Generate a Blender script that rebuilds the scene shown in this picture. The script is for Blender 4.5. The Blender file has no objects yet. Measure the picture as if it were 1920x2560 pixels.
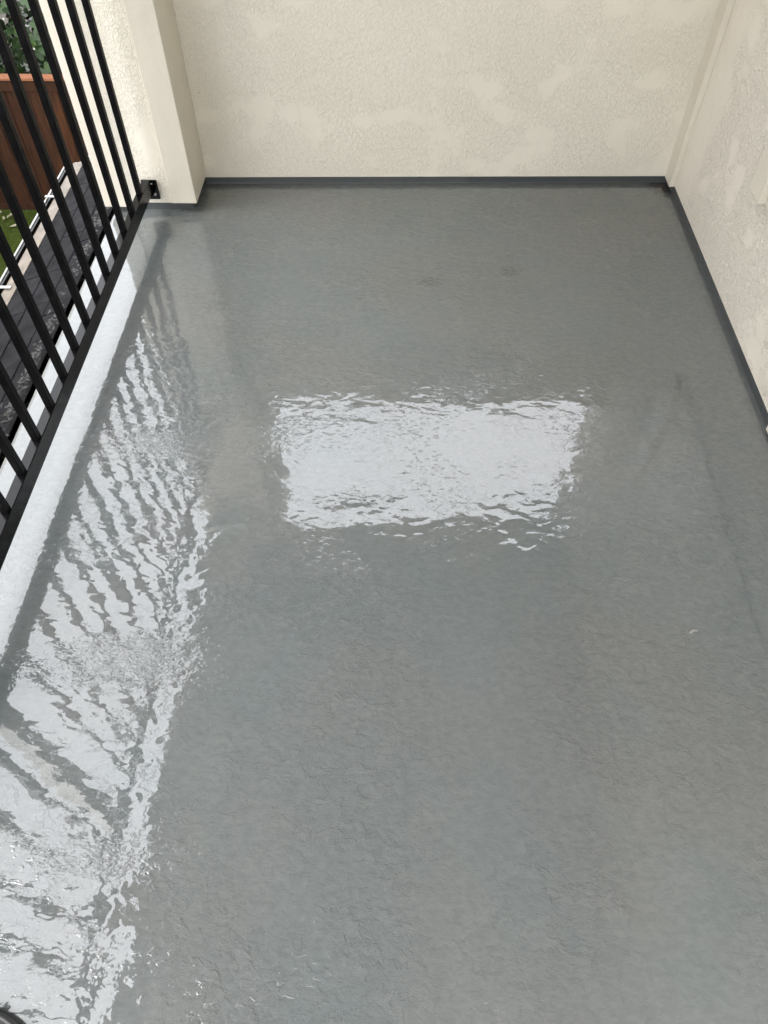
import bpy, bmesh, math, random
from mathutils import Vector, Matrix, noise
import numpy as np
random.seed(7)
S = bpy.context.scene
COL = S.collection
# ------------------------------------------------------------------ camera
cd = bpy.data.cameras.new('camera'); cam = bpy.data.objects.new('camera', cd); COL.objects.link(cam)
cd.sensor_fit = 'VERTICAL'; cd.sensor_height = 24.0; cd.lens = 24.0*1830.83/2560
cd.clip_start = 0.02; cd.clip_end = 500
TH, YA, RO = math.radians(52.7326), math.radians(-1.34834), math.radians(-0.0457)
F = Vector((math.sin(YA)*math.cos(TH), math.cos(YA)*math.cos(TH), -math.sin(TH)))
R0 = Vector((math.cos(YA), -math.sin(YA), 0)); U0 = R0.cross(F)
R1 = math.cos(RO)*R0+math.sin(RO)*U0; U1 = -math.sin(RO)*R0+math.cos(RO)*U0
m = Matrix((R1, U1, -F)).transposed().to_4x4(); m.translation = Vector((0, 0, 1.5))
cam.matrix_world = m
S.camera = cam
# ------------------------------------------------------------------ sky, overcast
SUN_EL, SUN_AZ = math.radians(58), math.radians(250)
w = bpy.data.worlds.new('World'); S.world = w; w.use_nodes = True
nt = w.node_tree; nt.nodes.clear()
out = nt.nodes.new('ShaderNodeOutputWorld'); bg = nt.nodes.new('ShaderNodeBackground')
sky = nt.nodes.new('ShaderNodeTexSky'); sky.sky_type = 'NISHITA'; sky.sun_disc = False
sky.sun_elevation = SUN_EL; sky.sun_rotation = SUN_AZ; sky.air_density = 1.0; sky.dust_density = 2.0
mixn = nt.nodes.new('ShaderNodeMix'); mixn.data_type = 'RGBA'; mixn.inputs[0].default_value = 0.88
mixn.inputs[7].default_value = (12.6, 12.8, 13.2, 1)          # even cloud cover
nt.links.new(sky.outputs[0], mixn.inputs[6]); nt.links.new(mixn.outputs[2], bg.inputs[0])
bg.inputs[1].default_value = 0.1
nt.links.new(bg.outputs[0], out.inputs[0])
sd = bpy.data.lights.new('sun', 'SUN'); sd.energy = 0.5; sd.angle = math.radians(25); sd.color = (1, .96, .9)
so = bpy.data.objects.new('sun', sd); COL.objects.link(so)
sv = Vector((math.cos(SUN_EL)*math.sin(SUN_AZ), math.cos(SUN_EL)*math.cos(SUN_AZ), math.sin(SUN_EL)))
so.rotation_euler = sv.to_track_quat('Z', 'Y').to_euler()
S.view_settings.view_transform = 'Standard'; S.view_settings.look = 'None'
S.view_settings.gamma = 1; S.view_settings.use_curve_mapping = False
S.view_settings.exposure = 2.0
S.cycles.max_bounces = 10; S.cycles.diffuse_bounces = 6; S.cycles.glossy_bounces = 5
S.cycles.caustics_reflective = False; S.cycles.use_denoising = True
S.cycles.sample_clamp_indirect = 10

# ------------------------------------------------------------------ node helpers
class G:
    def __init__(s, name):
        s.m = bpy.data.materials.new(name); s.m.use_nodes = True
        s.t = s.m.node_tree; s.b = s.t.nodes['Principled BSDF']
    def n(s, typ, **kw):
        nd = s.t.nodes.new(typ)
        for k, v in kw.items():
            if k.startswith('i_'):
                nd.inputs[k[2:].replace('_', ' ')].default_value = v
            else: setattr(nd, k, v)
        return nd
    def l(s, a, b): s.t.links.new(a, b)
    def put(s, inp, v):
        if isinstance(v, (int, float)): inp.default_value = v
        else: s.l(v, inp)
    def coord(s, sc=(1, 1, 1), rot=0.0, loc=(0, 0, 0)):
        c = s.n('ShaderNodeTexCoord'); mp = s.n('ShaderNodeMapping')
        mp.inputs['Scale'].default_value = sc; mp.inputs['Rotation'].default_value = (0, 0, rot); mp.inputs['Location'].default_value = loc
        s.l(c.outputs['Object'], mp.inputs[0]); return mp.outputs[0]
    def noise(s, vec, scale, detail=3, rough=.5, dist=0.0):
        nd = s.n('ShaderNodeTexNoise'); nd.inputs['Scale'].default_value = scale; nd.inputs['Detail'].default_value = detail
        nd.inputs['Roughness'].default_value = rough; nd.inputs['Distortion'].default_value = dist
        s.l(vec, nd.inputs['Vector']); return nd.outputs[0]
    def ss(s, v, a, b, lo=0.0, hi=1.0):
        r = s.n('ShaderNodeMapRange', interpolation_type='SMOOTHSTEP')
        s.put(r.inputs[0], v); r.inputs[1].default_value = a; r.inputs[2].default_value = b
        r.inputs[3].default_value = lo; r.inputs[4].default_value = hi; return r.outputs[0]
    def lin(s, v, a, b, lo=0.0, hi=1.0):
        r = s.n('ShaderNodeMapRange'); s.put(r.inputs[0], v)
        for i, q in enumerate((a, b, lo, hi)): r.inputs[i+1].default_value = q
        return r.outputs[0]
    def math(s, op, a, b=0.0, c=None):
        nd = s.n('ShaderNodeMath', operation=op); s.put(nd.inputs[0], a); s.put(nd.inputs[1], b)
        if c is not None: s.put(nd.inputs[2], c)
        return nd.outputs[0]
    def mix(s, f, a, b):
        nd = s.n('ShaderNodeMix', data_type='RGBA'); s.put(nd.inputs[0], f)
        for i, v in ((6, a), (7, b)):
            if isinstance(v, tuple): nd.inputs[i].default_value = v if len(v) == 4 else v+(1,)
            else: s.l(v, nd.inputs[i])
        return nd.outputs[2]
    def bump(s, h, dist, normal=None, strength=1.0):
        nd = s.n('ShaderNodeBump'); nd.inputs['Strength'].default_value = strength; nd.inputs['Distance'].default_value = dist
        s.l(h, nd.inputs['Height'])
        if normal is not None: s.l(normal, nd.inputs['Normal'])
        return nd.outputs[0]
    def set(s, color=None, rough=None, spec=None, normal=None, ior=None, coat=None):
        if color is not None:
            if isinstance(color, tuple): s.b.inputs['Base Color'].default_value = color if len(color) == 4 else color+(1,)
            else: s.l(color, s.b.inputs['Base Color'])
        if rough is not None: s.put(s.b.inputs['Roughness'], rough)
        if spec is not None: s.b.inputs['Specular IOR Level'].default_value = spec
        if ior is not None: s.b.inputs['IOR'].default_value = ior
        if normal is not None: s.l(normal, s.b.inputs['Normal'])
        return s.m

def sep(g, vec):
    x = g.n('ShaderNodeSeparateXYZ'); g.l(vec, x.inputs[0]); return x.outputs

# ------------------------------------------------------------------ materials
def mat_floor(name='wet_grey_floor_coating', curb=False):
    g = G(name)
    c = g.coord(); o = sep(g, c)
    wig = g.noise(c, 5, 3)
    # bumpy bands (filled board joints) crossing the deck
    yy = g.math('ADD', o[1], g.math('MULTIPLY', g.math('SUBTRACT', wig, .5), .16))
    yy = g.math('SUBTRACT', yy, g.math('MULTIPLY', o[0], .05))
    def band(y0, wd): return g.ss(g.math('ABSOLUTE', g.math('SUBTRACT', yy, y0)), wd*.3, wd, 1, 0)
    bands = g.math('MAXIMUM', g.math('MAXIMUM', band(1.40, .085), g.math('MULTIPLY', band(.74, .085), .9)), g.math('MULTIPLY', band(.34, .05), .7))
    gate = g.ss(g.math('ADD', o[0], g.math('MULTIPLY', wig, .8)), .1, .75, 1, .25)
    bands = g.math('MULTIPLY', bands, gate)
    area = g.ss(g.noise(g.coord((1, 1, 1), 0, (3, 1, 0)), 2.6, 3), .38, .66)
    # waviness of the fluid coat
    cs = g.coord((1, 1.5, 1), .2)
    calm = g.ss(o[0], -.90, -.80, .25, 1.0)
    w1 = g.noise(cs, 5.0, 2, .4); w2 = g.noise(cs, 22, 1, .4, .5); w3 = g.noise(cs, 60, 1, .5, .8); w4 = g.noise(cs, 150, 2, .6, .5)
    amp = g.math('ADD', g.math('ADD', g.math('MULTIPLY', g.math('MULTIPLY', area, area), .42), .08), g.math('MULTIPLY', bands, 1.7))
    amp = g.math('MULTIPLY', amp, calm)
    h = g.math('MULTIPLY', w1, 1.1)
    h = g.math('ADD', h, g.math('MULTIPLY', g.math('MULTIPLY', w2, calm), g.math('ADD', g.math('MULTIPLY', area, .44), .22)))
    h = g.math('ADD', h, g.math('MULTIPLY', g.math('MULTIPLY', w3, amp), .13))
    h = g.math('ADD', h, g.math('MULTIPLY', g.math('MULTIPLY', w4, g.math('ADD', g.math('MULTIPLY', bands, .35), .0)), .12))
    # trowelled skin: flat plateaus with crisp little edges
    pl = g.noise(g.coord((1, 1.25, 1), .15), 15, 5, .62, .2)
    ed = g.ss(pl, .525, .548)
    pl2 = g.noise(g.coord((1, 1.2, 1), -.2, (4, 4, 0)), 27, 4, .6, .2)
    ed2 = g.ss(pl2, .56, .575)
    # sparse lumps that catch the sky
    lum = g.ss(g.noise(g.coord((1, 1.7, 1), .1, (7, 3, 0)), 58, 2, .5, .3), .56, .70)
    lumA = g.math('ADD', g.ss(g.noise(g.coord((1, 1.3, 1), 0, (1, 5, 0)), 4.0, 3), .50, .66), g.math('MULTIPLY', bands, .8))
    pm = g.ss(g.noise(g.coord((1, 1, 1), 0, (9, 2, 0)), 3.2, 4), .36, .56)
    steps = g.math('ADD', g.math('MULTIPLY', ed, g.math('ADD', g.math('MULTIPLY', pm, .03), .002)), g.math('MULTIPLY', ed2, g.math('MULTIPLY', pm, .012)))
    h = g.math('ADD', h, steps)
    h = g.math('ADD', h, g.math('MULTIPLY', g.math('MULTIPLY', lum, lumA), .17))
    nrm = g.bump(h, 0.0020)
    # colour
    t = g.ss(g.noise(g.coord((1, .8, 1), .4, (2, 7, 0)), 2.3, 4, .55), .40, .62)
    col = g.mix(t, (.133, .139, .137), (.121, .138, .140))
    t2 = g.ss(g.noise(g.coord((1, 1, 1), 0, (6, 1, 0)), 9, 5, .65), .35, .7)
    col = g.mix(g.math('MULTIPLY', t2, .35), col, (.146, .151, .150))
    ring = g.math('SUBTRACT', 1.0, g.ss(g.math('ABSOLUTE', g.math('SUBTRACT', pl, .5375)), .002, .013))
    col = g.mix(g.math('MULTIPLY', g.math('MULTIPLY', ed, pm), .28), col, (.160, .166, .165))
    fm = g.noise(g.coord((1, 1.5, 1), .1, (2, 2, 0)), 48, 4, .65, .4)
    col = g.mix(g.ss(fm, .3, .7, 0, .42), col, (.088, .096, .096))
    col = g.mix(g.math('MULTIPLY', g.math('MULTIPLY', ring, pm), .07), col, (.055, .060, .059))
    ring2 = g.math('SUBTRACT', 1.0, g.ss(g.math('ABSOLUTE', g.math('SUBTRACT', pl2, .5675)), .002, .014))
    col = g.mix(g.math('MULTIPLY', g.math('MULTIPLY', ring2, g.math('ADD', pm, .25)), .05), col, (.06, .066, .065))
    # grime in the far right corner; contact shade painted in along both wall feet
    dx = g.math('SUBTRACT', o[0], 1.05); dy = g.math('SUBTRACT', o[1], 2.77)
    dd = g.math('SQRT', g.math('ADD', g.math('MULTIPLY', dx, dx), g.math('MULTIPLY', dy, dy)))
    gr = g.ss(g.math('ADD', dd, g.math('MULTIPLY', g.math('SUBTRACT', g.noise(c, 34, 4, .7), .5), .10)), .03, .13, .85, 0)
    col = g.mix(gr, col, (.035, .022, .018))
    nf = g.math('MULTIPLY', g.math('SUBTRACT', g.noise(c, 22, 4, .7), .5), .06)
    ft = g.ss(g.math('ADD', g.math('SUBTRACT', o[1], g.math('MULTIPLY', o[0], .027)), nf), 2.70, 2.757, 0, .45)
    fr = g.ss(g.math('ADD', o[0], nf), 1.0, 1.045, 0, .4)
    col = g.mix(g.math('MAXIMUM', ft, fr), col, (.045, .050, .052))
    sp = g.ss(g.noise(g.coord((1, 1, 1), 0, (1, 8, 0)), 55, 1), .84, .86)
    col = g.mix(g.math('MULTIPLY', sp, .8), col, (.03, .03, .028))
    # two scuffs
    for (x, y, rx, ry, k) in ((.106, 2.122, .05, .03, .6), (.382, 2.189, .04, .035, .55)):
        ax = g.math('DIVIDE', g.math('SUBTRACT', o[0], x), rx); ay = g.math('DIVIDE', g.math('SUBTRACT', o[1], y), ry)
        r = g.math('ADD', g.math('MULTIPLY', ax, ax), g.math('MULTIPLY', ay, ay))
        st = g.noise(g.coord((1, 3.5, 1), .5), 42, 4, .75)
        k2 = g.math('MULTIPLY', g.ss(g.math('ADD', r, g.math('MULTIPLY', g.math('SUBTRACT', st, .38), 9)), .6, 2.0, 1, 0), k)
        col = g.mix(k2, col, (.065, .065, .06))
    rough = g.lin(g.noise(c, 14, 3), .3, .7, .0, .02)
    if curb:
        col = g.mix(.6, col, (.034, .038, .040))  # less light on the upright face put into the colour
        return g.set(col, .4, .3, g.bump(g.noise(c, 90, 4, .6), .0012), 1.45)
    bh = g.math('ADD', g.math('MULTIPLY', fm, 1.25), g.math('MULTIPLY', g.noise(g.coord((1, 1.4, 1), .1), 110, 3, .6, .5), .35))
    bh = g.math('ADD', bh, g.math('ADD', g.math('MULTIPLY', g.math('MULTIPLY', g.ss(pl, .50, .575), pm), .34), g.math('MULTIPLY', g.ss(pl2, .53, .60), .20)))
    base_n = g.bump(g.math('MULTIPLY', bh, g.math('ADD', g.math('MULTIPLY', pm, .7), .5)), .0034)
    b = g.b.inputs; b['Coat Weight'].default_value = 1; b['Coat IOR'].default_value = 1.8; g.l(rough, b['Coat Roughness']); g.l(nrm, b['Coat Normal'])
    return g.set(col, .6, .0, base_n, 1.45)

def mat_stucco(name, col=(.70, .655, .555), amp=1.0, cover=(.44, .50), seed=0.0, sc=1.0, smooth_y=None):
    g = G(name); c = g.coord((1, 1, 1), 0, (seed, seed*.7, seed*.3))
    n0 = g.noise(c, 6.0*sc, 3, .5, .2)
    isl = g.ss(n0, *cover)           # worked areas versus smooth islands
    blot = g.noise(g.coord((1, .8, 1.25), 0, (seed+9, 4, 1)), 6.5, 1, .3)
    isl = g.math('MULTIPLY', isl, g.ss(blot, .60, .72, 1, .12))
    if smooth_y is not None:
        o = sep(g, g.coord()); isl = g.math('MULTIPLY', isl, g.ss(g.math('ADD', o[1], g.math('MULTIPLY', n0, .25)), smooth_y, smooth_y+.12, 1, .12))
    n1 = g.noise(c, 88*sc, 2, .55, 1.0)
    n1b = g.noise(g.coord((1, 1, 1), 0, (seed+3, 1, 2)), 64*sc, 3, .55, .6)
    rid = g.ss(g.math('ABSOLUTE', g.math('SUBTRACT', n1, .5)), .0, .11, 1, 0)
    rr = g.math('MULTIPLY', g.math('ADD', g.math('MULTIPLY', g.math('SUBTRACT', rid, .4), .42), g.math('MULTIPLY', g.math('SUBTRACT', n1b, .5), 1.5)), isl)
    fine = g.math('MULTIPLY', g.noise(c, 300, 2), .07)
    und = g.math('MULTIPLY', g.noise(c, 6, 2), 1.3)
    h = g.math('ADD', g.math('ADD', rr, fine), und)
    nrm = g.bump(h, .0017*amp)
    t = g.ss(g.noise(g.coord((1, 1, 1), 0, (5+seed, 2, 1)), 2.0, 4), .35, .7)
    cc = g.mix(t, col, tuple(v*k for v, k in zip(col, (.96, .96, .94))))
    pk = g.ss(g.noise(c, 38, 1), .80, .83)
    cc = g.mix(g.math('MULTIPLY', pk, .5), cc, (.16, .14, .11))
    return g.set(cc, .62, .35, nrm)

def mat_trim(name, col=(.69, .645, .55), streak=False):
    g = G(name); c = g.coord()
    n = g.noise(g.coord((1, 1, .25)), 16, 4, .6); n2 = g.noise(c, 3, 3)
    cc = g.mix(g.ss(n, .35, .75), col, tuple(v*.94 for v in col))
    cc = g.mix(g.ss(n2, .45, .75), cc, tuple(v*.93 for v in col))
    sp = g.ss(g.noise(c, 70, 1), .78, .82); cc = g.mix(g.math('MULTIPLY', sp, .4), cc, (.25, .22, .18))
    h = g.math('ADD', g.noise(c, 180, 3), g.math('MULTIPLY', g.noise(c, 12, 2), 2.0))
    return g.set(cc, .42, .4, g.bump(h, .0007))

def mat_metal(name='black_powder_coat', r0=.10, sp=.22):
    g = G(name); c = g.coord()
    n = g.noise(c, 40, 3)
    cc = g.mix(g.ss(n, .4, .7), (.0015, .0015, .0018), (.003, .003, .0035))
    return g.set(cc, g.lin(n, .3, .7, r0, r0+.1), sp, g.bump(g.noise(c, 600, 2), .00015))

def mat_shingle(i):
    g = G('wet_asphalt_shingle'); info = g.n('ShaderNodeObjectInfo')
    c = g.coord((1, 1, 1), 0, (i*.37, 0, 0))
    a = g.noise(c, 380, 2, .7); b = g.noise(c, 9, 4)
    base = g.mix(g.ss(a, .35, .72), (.0015, .0015, .002), (.024, .024, .028))
    base = g.mix(g.ss(b, .42, .7), base, (.006, .006, .0075))
    base = g.mix(g.lin(info.outputs['Random'], 0, 1, 0, .5), base, (.0035, .0035, .0045))
    return g.set(base, g.lin(b, .3, .7, .6, .85), .10, g.bump(a, .0022))

def mat_wood(name='shaded_cedar_board'):
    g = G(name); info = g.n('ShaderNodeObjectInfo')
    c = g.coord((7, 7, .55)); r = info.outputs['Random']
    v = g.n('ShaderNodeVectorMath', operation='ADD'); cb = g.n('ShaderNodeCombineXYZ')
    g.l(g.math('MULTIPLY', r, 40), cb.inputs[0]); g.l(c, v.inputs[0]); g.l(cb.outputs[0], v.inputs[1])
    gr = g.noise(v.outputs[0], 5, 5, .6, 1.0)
    cc = g.mix(g.ss(gr, .3, .72), (.022, .0070, .0022), (.080, .0270, .0085))  # shade on the fence face put into the colour, darker than the cap
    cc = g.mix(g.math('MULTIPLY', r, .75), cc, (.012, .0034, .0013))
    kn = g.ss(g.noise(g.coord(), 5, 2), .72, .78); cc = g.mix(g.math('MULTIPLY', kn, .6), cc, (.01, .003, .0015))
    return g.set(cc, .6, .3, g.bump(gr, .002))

def mat_wood_cap():
    g = G('cedar_cap'); c = g.coord((.5, 8, 8)); gr = g.noise(c, 5, 4, .6, 1)
    return g.set(g.mix(g.ss(gr, .35, .7), (.30, .125, .062), (.22, .085, .040)), .55, .4, g.bump(gr, .0015))

def mat_plain(name, col, rough=.5, spec=.5, var=.15, sc=20, bump=0.0005):
    g = G(name); c = g.coord(); n = g.noise(c, sc, 4, .6)
    cc = g.mix(g.ss(n, .3, .7), col, tuple(v*(1-var) for v in col))
    return g.set(cc, rough, spec, g.bump(n, bump))

def mat_leaf(name, a, b):
    g = G(name); info = g.n('ShaderNodeObjectInfo'); c = g.coord()
    geo = g.n('ShaderNodeNewGeometry')
    r = g.math('FRACT', g.math('ADD', info.outputs['Random'], geo.outputs['Random Per Island']))
    cc = g.mix(r, a, b)
    g.b.inputs['Subsurface Weight'].default_value = 0
    return g.set(cc, .4, .4, g.bump(g.noise(c, 30, 2), .003))

M = dict(
    floor=mat_floor(), stucco=mat_stucco('cream_stucco_knockdown', col=(.74, .695, .60), amp=1.2, cover=(.33, .47)), curb=mat_floor('shaded_base_coating', True),
    stucco2=mat_stucco('cream_stucco_side', (.78, .73, .645), 2.4, (.28, .40), 3.3, .85, 1.60),
    stucco3=mat_stucco('cream_stucco_pier', (.69, .65, .56), 1.25, (.27, .40), 8.1, .95),
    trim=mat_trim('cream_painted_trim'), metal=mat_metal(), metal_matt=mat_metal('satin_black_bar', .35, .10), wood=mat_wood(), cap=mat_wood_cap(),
    ceil=mat_plain('painted_ceiling', (.74, .72, .67), .7, .3),
    gutter=mat_plain('cream_gutter_metal', (.15, .125, .10), .35, .3, .4, 14),
    lip=mat_plain('white_metal_lip', (.24, .235, .225), .3),
    dark=mat_plain('wet_black_flashing', (.004, .004, .004), .12, .35, .5, 30, .006),
    debris=mat_plain('soggy_leaf_litter', (.012, .010, .008), .35, .3, .6, 60),
    pale=mat_plain('pale_petal', (.26, .24, .16), .5), caulk=mat_plain('white_caulk', (.7, .68, .62), .4),
    steel=mat_plain('zinc_screw', (.32, .32, .33), .3), rubber=mat_plain('black_rubber', (.008, .008, .009), .35),
    leaf=mat_leaf('fig_leaf_green', (.006, .020, .004), (.032, .068, .016)),
    leafy=mat_leaf('young_leaf_green', (.055, .10, .014), (.08, .135, .025)),
    bark=mat_plain('grey_bark', (.10, .085, .07), .8), soil=mat_plain('dark_soil', (.03, .022, .016), .9),
)
M['shingles'] = [mat_shingle(i) for i in range(3)]
def mat_lawn():
    g = G('artificial_turf'); c = g.coord()
    a = g.noise(c, 120, 3, .7); b = g.noise(c, 2.2, 3)
    cc = g.mix(g.ss(a, .3, .7), (.026, .038, .003), (.055, .080, .007)); cc = g.mix(g.ss(b, .4, .7), cc, (.036, .052, .004))
    return g.set(cc, .8, .2, g.bump(a, .02))
M['lawn'] = mat_lawn()
M['blade'] = mat_leaf('turf_blade', (.030, .046, .004), (.062, .090, .009))

# ------------------------------------------------------------------ mesh helpers
class MB:
    def __init__(s): s.bm = bmesh.new()
    def box(s, a, b, bev=0.0):
        x0, y0, z0 = (min(p, q) for p, q in zip(a, b)); x1, y1, z1 = (max(p, q) for p, q in zip(a, b))
        r = bmesh.ops.create_cube(s.bm, size=1)
        for v in r['verts']:
            v.co = Vector((x0+(v.co.x+.5)*(x1-x0), y0+(v.co.y+.5)*(y1-y0), z0+(v.co.z+.5)*(z1-z0)))
        if bev:
            es = list({e for v in r['verts'] for e in v.link_edges})
            bmesh.ops.bevel(s.bm, geom=es, offset=bev, segments=2, affect='EDGES', profile=.6)
        return s
    def prism(s, pts, d0, d1, axis):
        """extrude the 2D outline pts along axis ('x','y','z') from d0 to d1"""
        def P(u, v, d): return {'x': (d, u, v), 'y': (u, d, v), 'z': (u, v, d)}[axis]
        A = [s.bm.verts.new(P(u, v, d0)) for u, v in pts]; B = [s.bm.verts.new(P(u, v, d1)) for u, v in pts]
        s.bm.faces.new(A); s.bm.faces.new(B[::-1]); n = len(pts)
        for i in range(n): s.bm.faces.new((A[i], B[i], B[(i+1) % n], A[(i+1) % n]))
        return s
    def tube(s, path, r, seg=10):
        rings = []
        for i, p in enumerate(path):
            p = Vector(p); t = (Vector(path[min(i+1, len(path)-1)])-Vector(path[max(i-1, 0)])).normalized()
            q = t.to_track_quat('Z', 'Y'); rr = r[i] if isinstance(r, (list, tuple)) else r
            rings.append([s.bm.verts.new(p+q @ Vector((rr*math.cos(2*math.pi*k/seg), rr*math.sin(2*math.pi*k/seg), 0))) for k in range(seg)])
        for a, b in zip(rings, rings[1:]):
            for k in range(seg): s.bm.faces.new((a[k], a[(k+1) % seg], b[(k+1) % seg], b[k]))
        s.bm.faces.new(rings[0][::-1]); s.bm.faces.new(rings[-1]); return s
    def mesh(s, name, mat, smooth=False):
        bmesh.ops.recalc_face_normals(s.bm, faces=s.bm.faces)
        me = bpy.data.meshes.new(name); s.bm.to_mesh(me); s.bm.free(); me.materials.append(mat)
        if smooth:
            for f in me.polygons: f.use_smooth = True
        return me
    def build(s, name, mat, parent=None, smooth=False, **kw):
        return link(name, s.mesh(name, mat, smooth), parent, **kw)
def link(name, me, parent=None, loc=(0, 0, 0), rotz=0.0, label=None):
    o = bpy.data.objects.new(name, me); COL.objects.link(o); o.location = loc; o.rotation_euler[2] = rotz
    if parent is not None: o.parent = parent
    if label: o['label'] = label
    return o
def tag(o, label=None, cat=None, group=None, kind=None):
    if label: o['label'] = label
    if cat: o['category'] = cat
    if group: o['group'] = group
    if kind: o['kind'] = kind
    return o
def thing(name, label, cat, loc=(0, 0, 0), rotz=0.0, group=None):
    o = bpy.data.objects.new(name, None); COL.objects.link(o); o.location = loc; o.rotation_euler[2] = rotz
    return tag(o, label, cat, group)

XR = 1.049          # face of the side wall
Y0 = -1.7           # rear wall
XE = -1.075         # slab edge
# ------------------------------------------------------------------ the balcony floor (gently rolled over at its open edge)
xs = [XE, XE+.004, -1.06, -1.02, -.97, -.93, -.89, -.85, -.80, -.72]+[(-.72+(XR+.03+.72)*i/40) for i in range(1, 41)]
def fz(x):
    z = 0.0
    if x < -.82: z -= .10*(-.82-x)**2*1.0+.012*(-.82-x)
    return z
bm = bmesh.new(); ys = [Y0+(2.86-Y0)*i/60 for i in range(61)]
gv = [[bm.verts.new((x, y, fz(x) if x > XE else fz(x)-.006)) for y in ys] for x in xs]
for i in range(len(xs)-1):
    for j in range(len(ys)-1): bm.faces.new((gv[i][j], gv[i+1][j], gv[i+1][j+1], gv[i][j+1]))
bot = [bm.verts.new((XE, y, -.24)) for y in ys]
for j in range(len(ys)-1): bm.faces.new((bot[j], gv[0][j], gv[0][j+1], bot[j+1]))
bmesh.ops.recalc_face_normals(bm, faces=bm.faces)
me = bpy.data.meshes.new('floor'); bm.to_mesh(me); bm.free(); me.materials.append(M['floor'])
for f in me.polygons: f.use_smooth = True
fl = link('floor', me); tag(fl, kind='structure')
if fl.data.polygons[0].normal.z < 0: fl.data.flip_normals()

# ------------------------------------------------------------------ end wall with its opening
EW = math.radians(1.546)     # the end wall runs a degree and a half off square
ew = thing('end_wall', 'cream stucco wall at the far end of the balcony with an open window hole above', 'wall', (-.76, 2.7405, 0), EW)
EX0, EX1 = -.345, 1.84          # local x
OX0, OX1, OZ0, OZ1 = .092, 1.806, 1.19, 2.35
T = .12
mb = MB()
mb.box((EX0, 0, .024), (EX1+.25, T, OZ0)); mb.box((EX0, 0, OZ1), (EX1+.25, T, 2.62))
mb.box((EX0, 0, OZ0), (OX0, T, OZ1)); mb.box((OX1, 0, OZ0), (EX1+.25, T, OZ1))
mb.build('stucco_face', M['stucco'], ew)
def curb(L_, h, t, seed):
    """hand-brushed upturn of the coating: runs along +x, face towards -y, wavering top edge"""
    rr = random.Random(seed); n = max(8, int(L_/.012)); b = MB(); rows = []
    for i in range(n+1):
        x = L_*i/n; hz = h+.0022*noise.noise(Vector((x*22, seed, 0)))+.0012*noise.noise(Vector((x*90, seed, 3)))
        th = t+.0012*noise.noise(Vector((x*14, seed, 5)))
        rows.append([b.bm.verts.new(p) for p in ((x, -th-.003, -.002), (x, -th-.001, .0015), (x, -th, .007), (x, -th+.0004, hz-.0015), (x, .03, hz), (x, .03, -.02), (x, -th-.003, -.02))])
    for a, c in zip(rows, rows[1:]):
        for k in range(7): b.bm.faces.new((a[k], c[k], c[(k+1) % 7], a[(k+1) % 7]))
    b.bm.faces.new(rows[0]); b.bm.faces.new(rows[-1][::-1]); return b
o = curb(EX1+.02-.0, .0245, .0025, 1).build('base_curb', M['curb'], ew)
MB().box((OX0-.02, -.012, OZ0-.022), (OX1+.02, T+.02, OZ0+.012), .004).build('sill', M['trim'], ew)

# ------------------------------------------------------------------ pier at the open corner
pr = thing('corner_pier', 'narrow cream stucco pier with flat trim boards where the railing ends', 'pillar', (-.92, 2.53, 0))
def L(x, y): return (x+.92, y-2.53)
mb = MB(); a = L(-1.075, 2.548); b = L(-.765, 2.74); mb.box((a[0], a[1], .028), (b[0], b[1]+.03, 2.62)); mb.build('stucco_panel', M['stucco3'], pr)
a = L(-.842, 2.530); b = L(-.750, 2.5475); MB().box((a[0], a[1], .036), (b[0], b[1], 2.6), .003).build('inner_trim', M['trim'], pr)
a = L(-.7645, 2.548); b = L(-.7505, 2.738); MB().box((a[0], a[1], .036), (b[0], b[1], 2.6), .002).build('return_trim', M['trim'], pr)
a = L(-1.100, 2.538); b = L(-1.012, 2.5475); MB().box((a[0], a[1], .014), (b[0], b[1], 2.6), .003).build('outer_trim', M['trim'], pr)
a = L(-1.095, 2.548); b = L(-1.0755, 2.94); MB().box((a[0], a[1], .024), (b[0], b[1], 2.6), .002).build('outer_trim', M['trim'], pr)
a = L(-1.06, 2.556); b = L(-.772, 2.80); MB().box((a[0], a[1], -.02), (b[0], b[1], .0275), .002).build('base_curb', M['curb'], pr)
# dark timber end showing under the outer trim
a = L(-1.085, 2.57); b = L(-1.03, 2.65); MB().box((a[0], a[1], -.25), (b[0], b[1], -.03)).build('post_foot', M['debris'], pr)

# ------------------------------------------------------------------ side wall
sw = thing('side_wall', 'cream stucco house wall along the right side of the balcony', 'wall', (XR, 1.0, 0))
mb = MB(); mb.box((0, Y0-1.0, .024), (.2, 2.80-1.0, 2.62)); mb.build('stucco_face', M['stucco2'], sw)
MB().box((-.021, 2.712-1, .022), (-.0005, 2.80-1, 2.6), .0015).build('corner_trim', M['trim'], sw)
o = curb(2.79-Y0, .0245, .003, 2).build('base_curb', M['curb'], sw); o.location = (0, 2.79-1, 0); o.rotation_euler[2] = -math.pi/2

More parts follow.
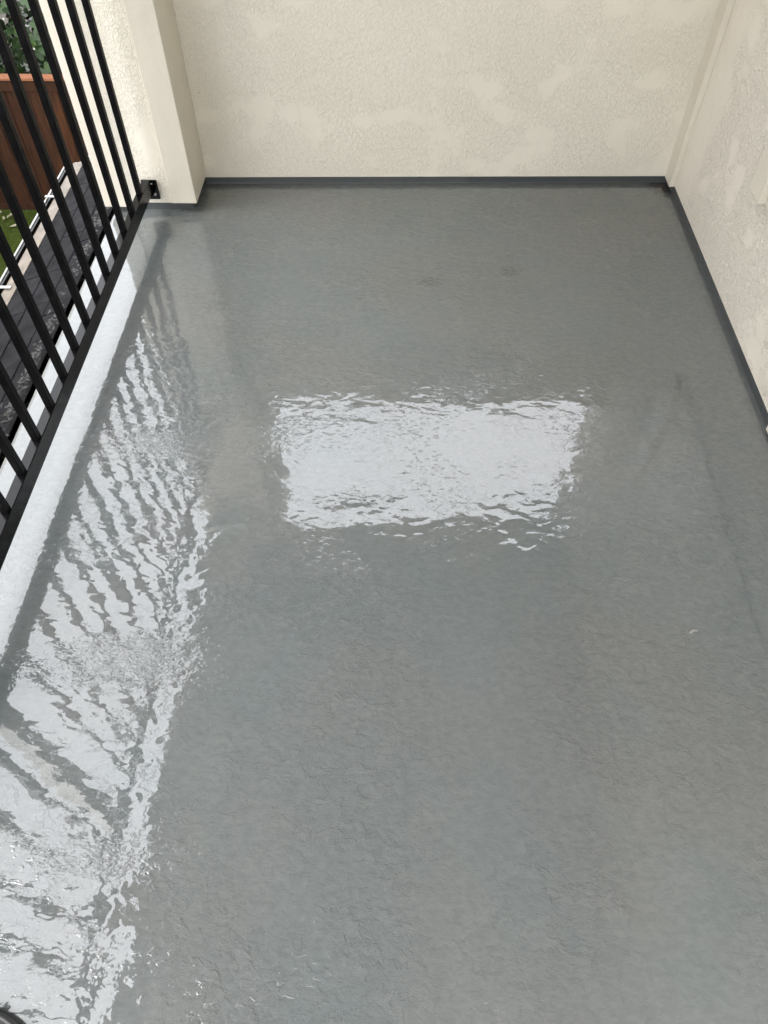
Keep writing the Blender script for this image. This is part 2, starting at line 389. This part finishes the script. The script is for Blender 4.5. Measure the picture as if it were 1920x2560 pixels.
# ------------------------------------------------------------------ door at the right edge, only its casing shows
dr = thing('patio_door', 'cream door casing on the side wall, cut by the right edge of the photo', 'door', (XR, 1.0, 0))
MB().box((-.026, 1.992-1, .365), (-.0005, 2.085-1, 2.1), .003).build('casing', M['trim'], dr)
MB().box((-.008, .70-1, .365), (-.0005, 1.9905-1, .45), .003).build('casing', M['trim'], dr)
MB().box((-.026, .60-1, .375), (-.0005, .6985-1, 2.1), .003).build('casing', M['trim'], dr)
MB().box((-.026, .60-1, 2.102), (-.0005, 2.085-1, 2.19), .003).build('casing', M['trim'], dr)
MB().box((-.010, .70-1, .452), (-.0005, 1.9905-1, 2.1), .002).build('panel', M['trim'], dr)
el = tag(MB().box((XR-.014, 1.40, .008), (XR-.0020, 1.452, .05), .002).build('trim_block', M['trim']), 'small cream trim end poking in at the foot of the side wall', 'trim')

# ------------------------------------------------------------------ rear wall, ceiling, header over the railing
tag(MB().box((-1.095, Y0-.2, .0), (XR+.2, Y0, 1.05)).build('rear_wall', M['stucco2']), 'unseen cream stucco wall behind the camera, kept low to let light in', 'wall')  # unseen wall, made low so sky light enters from behind
YC = -.45            # unseen ceiling cut short behind the camera to let more sky light in
tag(MB().box((-1.095, YC, 2.621), (XR+.2, 2.93, 2.70)).build('ceiling', M['ceil']), kind='structure')
hb = thing('header_beam', 'cream beam spanning above the railing opening', 'beam', (-1.0, 0, 1.98))
MB().box((-.095, YC+.001, 0), (.095, 2.5195, .6395), .004).build('beam', M['trim'], hb)

cr = MB(); cr.prism([(XR-.001, 2.46), (XR-.001, 2.62), (XR-.20, 2.62), (XR-.18, 2.595), (XR-.035, 2.47)], YC, 2.72, 'y')  # unseen chamfer added to soften the dark ceiling corner mirrored in the floor
cr.build('corner_softener', M['ceil'], sw).location = (-XR, -1.0, 0)
# ------------------------------------------------------------------ railing
RX, RB, RT = -.914, .082, .132
rl = thing('railing', 'black metal balcony railing with square upright bars', 'railing', (RX, 2.53, 0))
def ry(y): return y-2.53
MB().box((-.0135, ry(Y0), RB), (.0135, ry(2.520), RT), .002).build('bottom_rail', M['metal'], rl)
MB().box((-.0165, ry(Y0), 1.1205), (.0165, ry(2.545), 1.150), .004).build('top_rail', M['metal'], rl)
bme = MB().box((-.0095, -.0095, RT+.0005), (.0095, .0095, 1.1200), .0015).mesh('baluster', M['metal_matt'])
weld = MB().box((-.0125, -.0118, RT+.0003), (.0115, .0118, RT+.0022), .0006).mesh('weld', M['metal'])
def fpy(i): return 2.296-.1165*i
i = 0
POST = .635
y = 2.424
while y > Y0+.05:
    if abs(y-POST) > .045:
        link('baluster', bme, rl, (random.uniform(-.0006, .0006), ry(y), 0)).rotation_euler[0] = random.uniform(-.0015, .0015)
    y -= .1165
MB().box((-.025, ry(POST)-.025, 0.0), (.025, ry(POST)+.025, 1.1200), .003).build('post', M['metal'], rl)
br = MB().box((-.028, 2.5375-2.53, .046), (.030, 2.5475-2.53, .118), .004).build('mounting_bracket', M['metal'], rl)
MB().box((-.006, -.012, .074), (.006, .0072, .080), .001).build('slot', M['metal'], br)
MB().tube([(.016, .0072, .068), (.016, .003, .068)], .0045, 12).build('screw', M['steel'], br)
MB().tube([(-.018, .0072, .106), (.014, .0072, .106)], .0016, 8).build('ridge', M['steel'], br)
MB().box((-.019, -.030, RB-.004), (.019, .0074, RB-.0005), .001).build('cradle', M['metal'], br)

# paint chip left on the deck
b = MB(); vs = [(0, 0), (.007, -.001), (.013, .004), (.020, .0025), (.022, .006), (.012, .009), (.005, .005)]
b.prism([(x-.01, y-.003) for x, y in vs], .0004, .0016, 'z'); o = b.build('paint_chip', M['lip']); o.location = (.687, .812, 0); o.rotation_euler[2] = .1
tag(o, 'tiny white paint chip lying on the grey floor at the right', 'paint chip')
# ------------------------------------------------------------------ hose in the near left corner
pts = []
for k in range(40):
    t = math.radians(-30+210*k/39)
    pts.append((-.70+.165*math.cos(t), -.10+.165*math.sin(t), .0100))
tag(MB().tube(pts, .0095, 12).build('hose', M['rubber'], smooth=True), 'black rubber hose curled on the wet floor in the near left corner', 'hose')

# ------------------------------------------------------------------ house wall below the balcony
tag(MB().box((-1.062, -6, -4.3), (3.0, 2.95, -.245)).build('lower_wall', M['stucco2']), 'cream stucco house wall under the balcony', 'wall')

# ------------------------------------------------------------------ lean-to roof with shingles and a gutter
XW = -1.0755
def rz(x): return -.42+.30*(x+1.1)
rf = thing('lower_roof', 'wet black shingle roof just below the railing', 'roof', (-1.5, 2.6, -.6))
def RL(x, y, z): return (x+1.5, y-2.6, z+.6)
YE = 4.10; YS = .3
mb = MB()
P = [(-1.80+1.5, rz(-1.80)-.02+.6), (-1.09+1.5, rz(-1.09)-.02+.6), (-1.09+1.5, -.80+.6), (-1.80+1.5, -.80+.6)]
mb.prism(P, YS-2.6, YE-.004-2.6, 'y'); mb.build('deck', M['dark'], rf)
rnd = random.Random(3)
ang = math.atan(.30)
sh_meshes = []
for k in range(6):
    W = (.275, .26, .29, .27, .25, .30)[k]
    b = bmesh.new(); n = 7
    # a thin tab with a slightly ragged lower edge
    low = [(-.150+rnd.uniform(-.002, .002), -W/2+W*i/n) for i in range(n+1)]
    up = [(.015, W/2), (.015, -W/2)]
    A = [b.verts.new((x, yv, 0)) for x, yv in low+up]; B = [b.verts.new((x, yv, .0035)) for x, yv in low+up]
    b.faces.new(A[::-1]); b.faces.new(B)
    for i in range(len(A)): b.faces.new((A[i], A[(i+1) % len(A)], B[(i+1) % len(A)], B[i]))
    bmesh.ops.recalc_face_normals(b, faces=b.faces)
    me = bpy.data.meshes.new('shingle'); b.to_mesh(me); b.free(); me.materials.append(M['shingles'][k % 3]); sh_meshes.append((W, me))
cx = -1.856+.150
for c in range(3):
    yy = YS+.1+[0, .13, .055][c]
    while yy < YE-.02:
        W, me = rnd.choice(sh_meshes)
        if yy+W > YE+.01: break
        o = link('shingle', me, rf, RL(cx+.118*c, yy+W/2, rz(cx+.118*c)+.004+rnd.uniform(0, .002)))
        o.rotation_euler = (rnd.uniform(-.006, .006), -ang-.03, 0)
        yy += W+.0045
# wet flashing trough between the shingles and the wall
mb = MB(); mb.prism([(-1.43+1.5, rz(-1.43)-.012+.6), (-1.09+1.5, rz(-1.43)-.010+.6), (-1.09+1.5, rz(-1.43)-.034+.6), (-1.43+1.5, rz(-1.43)-.034+.6)], YS-2.6, YE-.02-2.6, 'y')
mb.build('flashing', M['dark'], rf)
# litter in the trough
b = bmesh.new()
for k in range(650):
    y0 = rnd.uniform(1.0, YE-.1); dens = noise.noise(Vector((y0*3.1, 2, 0)))
    if dens < -.15 and rnd.random() < .75: continue
    x0 = -1.475+rnd.gauss(0, .012)+(.045*max(0, dens))*rnd.uniform(-1, .6); s_ = rnd.uniform(.004, .017); a0 = rnd.uniform(0, 6.28)
    z0 = max(rz(x0)+.010, rz(-1.43)+.020)+rnd.uniform(0, .010)
    vs = []
    for (u, v_) in ((-1, 0), (-.2, .35), (1, .05), (-.1, -.4)):
        vs.append(b.verts.new((x0+s_*(u*math.cos(a0)-v_*math.sin(a0))+1.5, y0+s_*1.3*(u*math.sin(a0)+v_*math.cos(a0))-2.6, z0+rnd.uniform(-.002, .004)+.6)))
    b.faces.new(vs)
me = bpy.data.meshes.new('leaf_litter'); b.to_mesh(me); b.free(); me.materials.append(M['debris'])
tag(link('leaf_litter', me, rf), kind='stuff')
# far end of the roof: white edge metal
a = RL(-1.80, YE, rz(-1.80)); MB().box((a[0]-.03, a[1], a[2]-.06), (a[0]+.75, a[1]+.018, a[2]+.035), .002).build('edge_metal', M['lip'], rf)
# gutter
gt = thing('gutter', 'cream metal rain gutter along the edge of the lower roof', 'gutter', (-1.87, 2.6, -.70))
gz = rz(-1.80)+.70-.018
prof = [(.060, gz-.03), (.060, -.095+gz), (-.036, -.085+gz), (-.050, -.045+gz), (-.052, -.010+gz), (-.066, -.009+gz), (-.066, -.002+gz),
        (-.046, -.004+gz), (-.044, -.04+gz), (-.030, -.078+gz), (.054, -.087+gz), (.054, gz-.03)]
mb = MB(); mb.prism(prof, YS-2.6, YE+.02-2.6, 'y'); mb.build('trough', M['dark'], gt)
MB().box((-.0665, YS-2.6, gz-.0018), (-.057, YE+.02-2.6, gz+.0025), .001).build('lip', M['lip'], gt)
nose = [(.052, gz+.021), (.030, gz+.015)]+[(.000+.030*math.cos(t)-.000, gz-.020+.030*math.sin(t)) for t in [math.radians(a_) for a_ in range(75, 211, 15)]]
inner = [(u+.004 if i > 3 else u, v_-.004) for i, (u, v_) in enumerate(nose)][::-1]
mb = MB(); mb.prism(nose+inner, YS-2.6, YE+.02-2.6, 'y'); mb.build('hood', M['gutter'], gt)
MB().box((-.045, YE+.0205-2.6, gz-.09), (.058, YE+.026-2.6, gz)).build('end_cap', M['gutter'], gt)
for yy in (1.75, 2.34, 2.93, 3.74):
    h = MB(); h.box((-.064, yy-2.6-.010, gz+.0148), (.020, yy-2.6+.010, gz+.0175), .0008); h.build('hanger', M['lip'], gt)

# ------------------------------------------------------------------ garden: lawn, fence, bush
ZG = -4.3
gm = MB(); gm.box((-60, -60, ZG-.25), (60, 60, ZG-.03)); tag(gm.build('ground', M['soil']), kind='structure')
lw = MB(); lw.box((-8.5, 2.96, ZG-.0295), (-1.07, 9.80, ZG)); tag(lw.build('lawn', M['lawn']), kind='structure')
rng = np.random.default_rng(5)
N = 60000
bx = rng.uniform(-7.0, -2.6, N); by = rng.uniform(5.0, 9.78, N); an = rng.uniform(0, 6.283, N); hh = rng.uniform(.018, .036, N); wd = .0035
lx = rng.normal(0, .012, N); ly = rng.normal(0, .012, N)
V = np.empty((N, 3, 3)); V[:, 0] = np.stack([bx-wd*np.cos(an), by-wd*np.sin(an), np.full(N, ZG)], 1); V[:, 1] = np.stack([bx+wd*np.cos(an), by+wd*np.sin(an), np.full(N, ZG)], 1)
V[:, 2] = np.stack([bx+lx, by+ly, ZG+hh], 1)
me = bpy.data.meshes.new('grass'); me.vertices.add(N*3); me.vertices.foreach_set('co', V.ravel()); me.loops.add(N*3); me.polygons.add(N)
me.loops.foreach_set('vertex_index', np.arange(N*3, dtype=np.int32)); me.polygons.foreach_set('loop_start', np.arange(0, N*3, 3, dtype=np.int32)); me.update(calc_edges=True)
me.materials.append(M['blade']); tag(link('grass', me), 'short green artificial grass blades of the lawn', 'grass', kind='stuff')
# pale fallen petals
pme = []
for k in range(3):
    b = bmesh.new(); vs = [b.verts.new((math.cos(t)*.045*(1+.3*rnd.random()), math.sin(t)*.02*(1+.3*rnd.random()), .006*math.sin(2*t))) for t in [i*math.pi/4 for i in range(8)]]
    b.faces.new(vs); r = bmesh.ops.extrude_face_region(b, geom=b.faces[:]); 
    for v in r['geom']:
        if isinstance(v, bmesh.types.BMVert): v.co.z += .002
    me = bpy.data.meshes.new('fallen_petal'); b.to_mesh(me); b.free(); me.materials.append(M['pale']); pme.append(me)
for k in range(70):
    x = rnd.uniform(-7, -3.4); yv = rnd.choice((rnd.uniform(5.6, 9.7), 9.7-abs(rnd.gauss(0, .12))))
    o = link('fallen_petal', rnd.choice(pme), None, (x, yv, ZG+.035), rnd.uniform(0, 6.28)); o.scale = (rnd.uniform(.5, 1.1),)*3
    tag(o, 'pale fallen petal lying on the green lawn', 'petal', 'pale petals scattered on the lawn')

YF = 9.83
fn = thing('garden_fence', 'tall red cedar board fence behind the lawn', 'fence', (-5.0, YF, ZG))
TZ = 1.755        # underside of cap above ground
X0, X1 = -9.0, 1.0
x = X0; k = 0
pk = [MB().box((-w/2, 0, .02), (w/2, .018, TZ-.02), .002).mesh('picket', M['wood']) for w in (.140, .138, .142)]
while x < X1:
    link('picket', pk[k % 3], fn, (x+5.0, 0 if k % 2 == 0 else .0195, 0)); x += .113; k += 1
for j in range(6):
    a = X0+5+j*1.7
    MB().box((a+.001, -.045, TZ+.0), (a+1.699, .085, TZ+.032), .003).build('cap_board', M['cap'], fn)
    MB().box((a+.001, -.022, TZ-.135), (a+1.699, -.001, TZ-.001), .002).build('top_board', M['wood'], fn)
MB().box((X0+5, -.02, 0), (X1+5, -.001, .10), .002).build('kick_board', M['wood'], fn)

# fig bush behind the fence
bu = thing('fig_bush', 'leafy green fig bush rising behind the cedar fence', 'bush', (-5.0, 10.8, ZG))
def leafmesh(seed, big, mat):
    r_ = random.Random(seed); b = bmesh.new(); n = 30; pts = []
    for i in range(n):
        t = 2*math.pi*i/n
        lob = .58+.42*abs(math.cos(2.5*t))**.7
        if abs(t-math.pi) < .35: lob *= .55
        rr = big*lob*(1+r_.uniform(-.05, .05)); pts.append((rr*math.cos(t), rr*.95*math.sin(t)))
    c = b.verts.new((0, 0, 0)); vs = [b.verts.new((x, y, -.25*(x*x+y*y)/big+.10*abs(y))) for x, y in pts]
    for i in range(n): b.faces.new((c, vs[i], vs[(i+1) % n]))
    me = bpy.data.meshes.new('leaf'); b.to_mesh(me); b.free(); me.materials.append(mat)
    for f in me.polygons: f.use_smooth = True
    return me
lm = [leafmesh(s_, b_, M['leaf']) for s_, b_ in ((1, .085), (2, .10), (3, .07), (4, .092))]
lmy = [leafmesh(9, .08, M['leafy']), leafmesh(10, .065, M['leafy'])]
def leafpose(o, r_, y):
    d = Vector((r_.gauss(.25, .45), -1+r_.gauss(0, .35), r_.gauss(.75, .35))).normalized()
    o.rotation_euler = (d.to_track_quat('Z', 'Y') @ Matrix.Rotation(r_.uniform(0, 6.28), 3, 'Z').to_quaternion()).to_euler()
r_ = random.Random(11)
for k in range(290):
    x = r_.uniform(-6.0, -3.9); z = r_.uniform(1.55, 4.0); y = 10.25+r_.uniform(-.12, .25)+.25*noise.noise(Vector((x*1.7, z*1.7, 0)))
    yl = noise.noise(Vector((x*2.2+4, z*2.2, 3))) > .28
    o = link('leaf', (r_.choice(lmy) if yl and r_.random() < .6 else r_.choice(lm)), bu, (x+5.0, y-10.8, z)); leafpose(o, r_, y)
# the mass of leaves further in, one part; raised to cut garden sky light
big = bmesh.new()
src = lm
co = []; fc = []; base = 0
def addleaf(me, mat4):
    global base
    vs = [mat4 @ v.co for v in me.vertices]; co.extend(vs)
    for f in me.polygons: fc.append([base+i for i in f.vertices])
    base += len(vs)
tiny = leafmesh(5, .10, M['leaf'])
for k in range(6500):
    x = r_.uniform(-9.0, 0.5); z = r_.uniform(.2, 6.6)*r_.choice((1, .7)); y = 10.45+r_.uniform(0, 1.0)+.3*noise.noise(Vector((x*1.2, z*1.2, 7)))
    if noise.noise(Vector((x*1.6, z*1.6, 9))) < -.33 and r_.random() < .8: continue
    d = Vector((r_.gauss(0, .5), -1+r_.gauss(0, .5), r_.gauss(.6, .5))).normalized()
    addleaf(tiny, Matrix.Translation((x+5, y-10.8, z)) @ d.to_track_quat('Z', 'Y').to_matrix().to_4x4() @ Matrix.Rotation(r_.uniform(0, 6.28), 4, 'Z') @ Matrix.Scale(r_.uniform(.7, 1.3), 4))
big.free()
me = bpy.data.meshes.new('foliage'); me.from_pydata([tuple(v) for v in co], [], fc); me.materials.append(M['leaf'])
tag(link('foliage', me, bu), kind='stuff')
for k in range(12):
    x = -4+8*k/12*1.0; pth = [(x+r_.uniform(-.1, .1)*j, r_.uniform(-.1, .1)*j, .75*j) for j in range(6)]
    MB().tube(pth, [.045, .038, .03, .022, .015, .008], 7).build('stem', M['bark'], bu, smooth=True)
# small white blossoms
wme = MB(); 
b = bmesh.new(); bmesh.ops.create_icosphere(b, subdivisions=1, radius=.014)
me = bpy.data.meshes.new('blossom'); b.to_mesh(me); b.free(); me.materials.append(M['caulk'])
for k in range(22):
    link('blossom', me, bu, (r_.uniform(-1.0, .9), -.62+r_.uniform(-.1, .2), r_.uniform(1.6, 3.3))).scale = (1, .7, r_.uniform(.6, 1.4))

# unseen house added on the left to block low sky from the garden
nh = thing('sky_blocking_house', 'unseen two storey house added to the left to block low sky light', 'house', (-8.2, 2, ZG))
MB().box((-3, -9, 0), (0, 9, 8.6)).build('wall', M['stucco2'], nh)
mb = MB(); mb.prism([(-3.4, 8.601), (.4, 8.601), (-1.5, 9.9)], -9.3, 9.3, 'y'); mb.build('roof', M['shingles'][0], nh)
for yy in (-5, 0, 5):
    f = MB().box((.001, yy-.6, 3.2), (.05, yy+.6, 4.6), .005).build('window', M['lip'], nh)
    MB().box((.0505, yy-.52, 3.28), (.056, yy+.52, 4.52)).build('pane', M['dark'], f)
